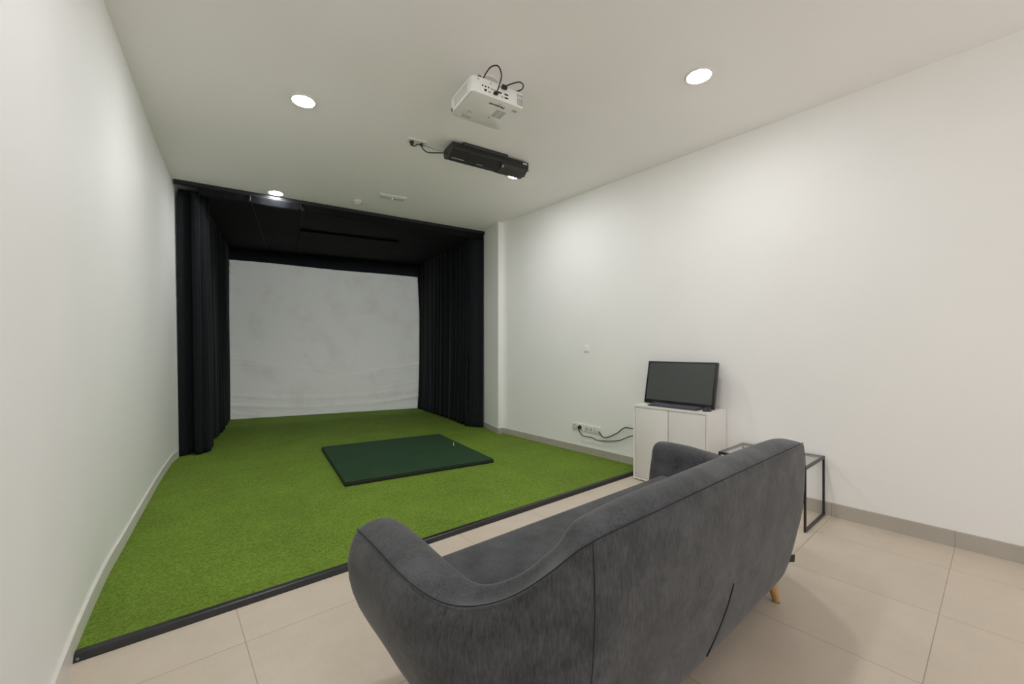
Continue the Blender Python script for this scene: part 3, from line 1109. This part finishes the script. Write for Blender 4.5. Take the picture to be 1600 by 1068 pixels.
MB().tube([(3.742, 2.908, 0.298), (3.735, 2.900, 0.290), (3.735, 2.857, 0.252), (3.735, 2.787, 0.262), (3.735, 2.667, 0.325), (3.735, 2.578, 0.394), (3.735, 2.484, 0.400),
           (3.735, 2.36, 0.405), (3.735, 2.262, 0.41)], 0.0055, 8).build('cord', M['cable'], t)

# ================================================================== CABINET
cx0, cx1, cy0, cy1, cz = 3.398, 3.742, 1.545, 2.247, 0.705
cab = thing('cabinet', 'white two door cabinet against the right wall, carrying the monitor', 'cabinet', ((cx0 + cx1) / 2, (cy0 + cy1) / 2, 0))
mb = MB()
mb.box((cx0, cy0, 0.012), (cx1, cy0 + 0.018, cz), 0.001)
mb.box((cx0, cy1 - 0.018, 0.012), (cx1, cy1, cz), 0.001)
mb.box((cx0 + 0.004, cy0 + 0.018, 0.012), (cx1, cy1 - 0.018, 0.030))
mb.box((cx1 - 0.008, cy0 + 0.018, 0.03), (cx1, cy1 - 0.018, cz - 0.018))
mb.box((cx0, cy0 + 0.018, cz - 0.020), (cx1, cy1 - 0.018, cz), 0.0)
mb.build('body', M['cabinet'], cab, smooth=False)
ym = (cy0 + cy1) / 2
for y0, y1 in ((cy0 + 0.0215, ym - 0.003), (ym + 0.003, cy1 - 0.0215)):
    MB().box((cx0 + 0.003, y0, 0.034), (cx0 + 0.021, y1, cz - 0.0235), 0.0012).build('door', M['cabinet_door'], cab)
for x in (cx0 + 0.04, cx1 - 0.04):
    for y in (cy0 + 0.04, cy1 - 0.04):
        MB().cyl((x, y, 0), (x, y, 0.013), 0.018, seg=16).build('foot', M['white_plastic'], cab)

# ------------------------------------------------------------------ monitor
mx, my, mz = 3.575, 1.912, cz
mon = thing('monitor', 'black flat screen monitor leaning back on the white cabinet', 'monitor', (mx, my, mz))
tilt = math.atan2(0.085, 0.40)
mm = Matrix.Translation((mx, my, mz + 0.008)) @ Matrix.Rotation(tilt, 4, 'Y')
MW, MH = 0.332, 0.405
MB().box((0.0, -MW, 0), (0.036, MW, MH), 0.004, mat=mm).build('bezel', M['bezel'], mon)
MB().box((-0.0012, -MW + 0.020, 0.035), (0.004, MW - 0.020, MH - 0.018), 0.0, mat=mm).build('screen', M['screen_glass'], mon, smooth=False)['label'] = 'dark grey switched off screen'
MB().box((0.030, -0.10, 0.06), (0.052, 0.10, 0.26), 0.008, mat=mm).build('rear_cover', M['bezel'], mon)
MB().box((mx + 0.02, my - 0.13, mz), (mx + 0.135, my + 0.13, mz + 0.008), 0.003).build('stand_base', M['bezel'], mon)
MB().cyl((mx + 0.118, my, mz + 0.005), (mx + 0.078, my, mz + 0.165), 0.014, seg=16).build('stand_arm', M['bezel'], mon)

# ------------------------------------------------------------------ keyboard
kx0, kx1, ky0, ky1 = 3.418, 3.548, 1.655, 2.108
kb = thing('keyboard', 'dark grey computer keyboard in front of the monitor', 'keyboard', ((kx0 + kx1) / 2, (ky0 + ky1) / 2, cz), 0)
MB().prism([(kx0, ky0, cz + 0.0005), (kx0, ky0, cz + 0.010), (kx1, ky0, cz + 0.019), (kx1, ky0, cz + 0.0005)], (0, ky1 - ky0, 0), 0.002).build('base', M['key_base'], kb)
slope = math.atan2(0.009, kx1 - kx0)
n_key = 0
rows = [(14, 0.0), (14, 0.004), (13, 0.008), (12, 0.012), (8, 0.0)]
for r_i in range(5):
    x = kx1 - 0.014 - 0.0235 * r_i
    zk = cz + 0.010 + (x - 0.010 - kx0) * math.tan(slope)
    n = 18
    wk = (ky1 - ky0 - 0.016) / n
    k = 0
    while k < n:
        span = 1
        if r_i == 4 and k == 4:
            span = 6
        y = ky1 - 0.008 - wk * k
        MB().box((x - 0.0205, y - wk * span + 0.0018, zk - 0.001), (x, y - 0.0018, zk + 0.0062), 0.0012, 1).build('key', M['keys'], kb, smooth=False)
        k += span

# ------------------------------------------------------------------ mouse
ms = thing('mouse', 'black computer mouse at the right end of the keyboard', 'mouse', (3.488, 1.592, cz))
mb = MB()
prof = []
rings = []
for k in range(9):
    a_ = k / 8
    z = 0.034 * math.sin(a_ * math.pi / 2)
    s = math.cos(a_ * math.pi / 2) ** 0.55 if k < 8 else 0.0
    if k == 8:
        rings.append([mb.bm.verts.new((0.004, 0, 0.034))])
    else:
        rings.append([mb.bm.verts.new((0.052 * s * math.cos(t_) + 0.004 * a_, 0.030 * s * math.sin(t_) * (1 - 0.1 * math.cos(t_)), z))
                      for t_ in [2 * math.pi * j / 24 for j in range(24)]])
for r0, r1 in zip(rings, rings[1:]):
    for j in range(24):
        if len(r1) == 1:
            mb.bm.faces.new((r0[j], r0[(j + 1) % 24], r1[0]))
        else:
            mb.bm.faces.new((r0[j], r0[(j + 1) % 24], r1[(j + 1) % 24], r1[j]))
mb.bm.faces.new(rings[0][::-1])
mb.build('shell', M['mouse'], ms, local=True)
MB().cyl((0.026, -0.004, 0.028), (0.026, 0.004, 0.028), 0.007, seg=16).build('scroll_wheel', M['plastic_dark'], ms, local=True)

# ================================================================== SIDE TABLE
tx0, tx1, ty0, ty1, tz = 3.275, 3.735, 0.842, 1.410, 0.437
tb = thing('side_table', 'low glass topped side table with thin black metal frame at the right wall', 'side table', ((tx0 + tx1) / 2, (ty0 + ty1) / 2, 0))
B = 0.013
mb = MB()
for (x0, x1, y0, y1) in ((tx0, tx1, ty0, ty0 + B), (tx0, tx1, ty1 - B, ty1), (tx0, tx0 + B, ty0 + B, ty1 - B), (tx1 - B, tx1, ty0 + B, ty1 - B)):
    mb.box((x0, y0, tz - 0.020), (x1, y1, tz), 0.0008)
mb.build('top_frame', M['metal_black'], tb, smooth=False)
for x in (tx0, tx1 - B):
    for y in (ty0, ty1 - B):
        MB().box((x, y, 0.0), (x + B, y + B, tz - 0.020)).build('leg', M['metal_black'], tb, smooth=False)
for y in (ty0, ty1 - B):
    MB().box((tx0 + B, y, 0.002), (tx1 - B, y + B, 0.018)).build('foot_bar', M['metal_black'], tb, smooth=False)
MB().box((tx0 + B * 0.6, ty0 + B * 0.6, tz - 0.004), (tx1 - B * 0.6, ty1 - B * 0.6, tz + 0.002), 0.0008).build('glass_top', M['glass'], tb, smooth=False)['label'] = 'clear glass top'

# ================================================================== SOFA
SX = 1.562                     # centre line; the right half mirrors the left
sofa = thing('sofa', 'charcoal grey upholstered sofa seen from behind, facing the green turf', 'sofa', (SX, 1.02, 0))
# stations along the left half: crease point x, y, z; bottom inset; bulge; band width; rise of the band; inner slope; bottom height
ST = [
    # x      y      z      bi     bulge  w      rise   inner  zb
    (0.509, 1.360, 0.606, 0.110, 0.043, 0.165, 0.022, 0.05, 0.150),
    (0.507, 1.240, 0.604, 0.110, 0.043, 0.165, 0.022, 0.05, 0.145),
    (0.502, 1.100, 0.602, 0.110, 0.043, 0.162, 0.012, 0.05, 0.142),
    (0.508, 0.960, 0.600, 0.112, 0.040, 0.152, 0.003, 0.05, 0.140),
    (0.532, 0.865, 0.602, 0.120, 0.035, 0.138, -0.010, 0.05, 0.138),
    (0.572, 0.792, 0.618, 0.130, 0.030, 0.128, -0.020, 0.06, 0.136),
    (0.625, 0.730, 0.650, 0.130, 0.025, 0.122, -0.022, 0.07, 0.134),
    (0.682, 0.675, 0.703, 0.110, 0.020, 0.122, -0.014, 0.08, 0.132),
    (0.742, 0.630, 0.758, 0.085, 0.015, 0.126, -0.006, 0.10, 0.131),
    (0.820, 0.605, 0.781, 0.068, 0.010, 0.133, 0.008, 0.12, 0.130),
    (0.960, 0.598, 0.786, 0.062, 0.008, 0.140, 0.026, 0.13, 0.130),
    (1.200, 0.596, 0.788, 0.062, 0.008, 0.142, 0.032, 0.13, 0.130),
    (SX, 0.595, 0.789, 0.062, 0.008, 0.143, 0.035, 0.13, 0.130),
]
NS = len(ST)
full = ST + [(2 * SX - s[0], s[1] + 0.045 * max(0.0, (s[1] - 0.7) / 0.66), s[2] - 0.014 * min(1.0, max(0.0, (s[1] - 0.7) / 0.2)) - 0.030 * math.exp(-((s[1] - 0.97) / 0.17) ** 2)) + s[3:] for s in reversed(ST[:-1])]


def catm_t(rows, sub):
    out = []
    N = len(rows)
    for i in range(N - 1):
        p1, p2 = rows[i], rows[i + 1]
        p0 = rows[i - 1] if i else tuple(2 * a_ - b_ for a_, b_ in zip(p1, p2))
        p3 = rows[i + 2] if i + 2 < N else tuple(2 * a_ - b_ for a_, b_ in zip(p2, p1))
        for k in range(sub):
            t_ = k / sub
            out.append(tuple(0.5 * (2 * b_ + (c_ - a_) * t_ + (2 * a_ - 5 * b_ + 4 * c_ - d_) * t_ * t_ + (3 * b_ - a_ - 3 * c_ + d_) * t_ ** 3)
                             for a_, b_, c_, d_ in zip(p0, p1, p2, p3)))
    out.append(rows[-1])
    return out


dense = catm_t(full, 5)


def section(s, n):
    """outer foot, outer face, crease, rounded top band, inner face down to the seat; o = distance inwards"""
    x, y, z, bi, bu, w, ri, inn, zb = s
    h_ = z - zb
    prof_ = [(bi + 0.10, zb - 0.004), (bi + 0.03, zb), (bi, zb + 0.012), (bi * 0.62 - bu * 0.30, zb + 0.20 * h_), (bi * 0.26 - bu * 0.72, zb + 0.42 * h_),
             (bi * 0.06 - bu, zb + 0.66 * h_), (-bu * 0.80, zb + 0.85 * h_), (-bu * 0.30, z - 0.022), (0.0, z),
             (0.18 * w, z + 0.62 * ri), (0.42 * w, z + ri), (0.68 * w, z + 0.80 * ri), (0.88 * w, z + 0.05 * ri), (0.99 * w, z - 0.030),
             (w + 0.10 * inn, z - 0.085), (w + 0.45 * inn, z - 0.45 * (z - 0.40) - 0.04), (w + inn, 0.375)]
    return [(Vector((x, y, 0)) - n * o_ + Vector((0, 0, zz))) for o_, zz in prof_]


def normal_at(i, rows):
    a_ = rows[max(i - 1, 0)]
    c_ = rows[min(i + 1, len(rows) - 1)]
    t_ = Vector((c_[0] - a_[0], c_[1] - a_[1], 0)).normalized()
    return Vector((t_.y, -t_.x, 0)) if True else None


secs = []
for i, s in enumerate(dense):
    n = normal_at(i, dense)
    # outward: away from the seat centre
    if n.dot(Vector((s[0] - SX, s[1] - 1.15, 0))) < 0:
        n = -n
    secs.append(section(s, n))


def cap(sec, fwd):
    """rounded arm front: shrinking copies of the end section pushed forward"""
    c_ = Vector((0, 0, 0))
    for p in sec[1:15]:
        c_ += p
    c_ /= 14
    out = []
    for dy, sc, sz in ((0.036, 0.992, 0.996), (0.066, 0.965, 0.980), (0.086, 0.88, 0.935), (0.096, 0.68, 0.82), (0.100, 0.32, 0.5)):
        out.append([Vector((c_.x + (p.x - c_.x) * sc, p.y + dy * fwd, c_.z + (p.z - c_.z) * sz)) for p in sec])
    return out


left_cap = cap(secs[0], 1)[::-1]
right_cap = cap(secs[-1], 1)
allsec = left_cap + secs + right_cap
mb = MB()
V = [[mb.bm.verts.new(p) for p in s] for s in allsec]
m_ = len(V[0])
for r0, r1 in zip(V, V[1:]):
    for k in range(m_):
        mb.bm.faces.new((r0[k], r0[(k + 1) % m_], r1[(k + 1) % m_], r1[k]))
mb.bm.faces.new(V[0])
mb.bm.faces.new(V[-1][::-1])
shell = mb.build('upholstered_shell', M['fabric'], sofa, angle=180)
subsurf(shell, 1)
# seam piping along the crease
pts = [s[8] for s in allsec[1:-1]]
MB().tube([p + Vector((0, 0, 0.0005)) for p in pts], 0.0013, 6, 0).build('seam', M['seam'], sofa)
for sgn in (-1, 1):
    i_ = min(range(len(dense)), key=lambda k: abs(dense[k][0] - (SX + sgn * 0.79)) + (dense[k][1] > 0.66))
    MB().tube([p for p in catmull(secs[i_][1:9], 4)], 0.0009, 6, 0).build('seam', M['seam'], sofa)
# seat
mb = MB()
mb.box((0.64, 0.70, 0.150), (2 * SX - 0.64, 1.432, 0.424), 0.055, 5)
seat = mb.build('seat_cushion', M['fabric'], sofa, angle=180)
for v in seat.data.vertices:
    if v.co.z > 0.40:
        u_ = (v.co.x - SX) / 0.9
        v.co.z += 0.006 * (1 - u_ * u_)
mb = MB().box((0.66, 0.72, 0.126), (2 * SX - 0.66, 1.40, 0.16), 0.01)
mb.build('underside', M['seam'], sofa)
# legs
for x, y, dx, dy in ((0.885, 0.735, -0.03, -0.03), (2.245, 0.735, 0.03, -0.03), (0.700, 1.29, -0.045, 0.04), (2.425, 1.30, 0.04, 0.04)):
    f = Vector((x + dx, y + dy, 0.004))
    tp = Vector((x - dx * 0.1, y - dy * 0.1, 0.175))
    lg = MB().cyl(f, tp, 0.0165, 0.026, 24).build('leg', M['leg_wood'], sofa)
    MB().cyl((f.x, f.y, 0.0), (f.x, f.y, 0.006), 0.014, seg=20).build('foot_pad', M['seam'], lg)


def on_back(x, z, lift=0.001):
    """point on the outside of the sofa back at height z"""
    i0 = min(range(len(dense)), key=lambda k: abs(dense[k][0] - x))
    s = secs[i0]
    P_ = catmull(s[1:9], 12)
    q_ = min(P_, key=lambda p: abs(p.z - z))
    return Vector((x, q_.y - lift, z))


zp = catmull([on_back(1.532, 0.398), on_back(1.527, 0.362), on_back(1.507, 0.300), on_back(1.468, 0.232), on_back(1.420, 0.176)], 6)
mb = MB()
rows_ = []
for i, p in enumerate(zp):
    t_ = i / (len(zp) - 1)
    w_ = 0.008 * math.sin(math.pi * (0.04 + 0.92 * t_)) ** 0.7
    rows_.append([mb.bm.verts.new(p + Vector((w_, -0.0006, 0.002))), mb.bm.verts.new(p + Vector((-w_, -0.0006, -0.002))),
                  mb.bm.verts.new(p + Vector((-w_, 0.004, -0.002))), mb.bm.verts.new(p + Vector((w_, 0.004, 0.002)))])
for r0, r1 in zip(rows_, rows_[1:]):
    for k in range(4):
        mb.bm.faces.new((r0[k], r0[(k + 1) % 4], r1[(k + 1) % 4], r1[k]))
mb.bm.faces.new(rows_[0])
mb.bm.faces.new(rows_[-1][::-1])
mb.build('zip_slit', M['tag'], sofa, smooth=False)['label'] = 'dark curved slit low on the back'
MB().prism([(2.225, 0.668, 0.252), (2.318, 0.640, 0.238), (2.312, 0.640, 0.205), (2.220, 0.668, 0.222)], (0, 0.003, 0)).build('fabric_tag', M['tag'], sofa, smooth=False)['label'] = 'small black sewn tag'
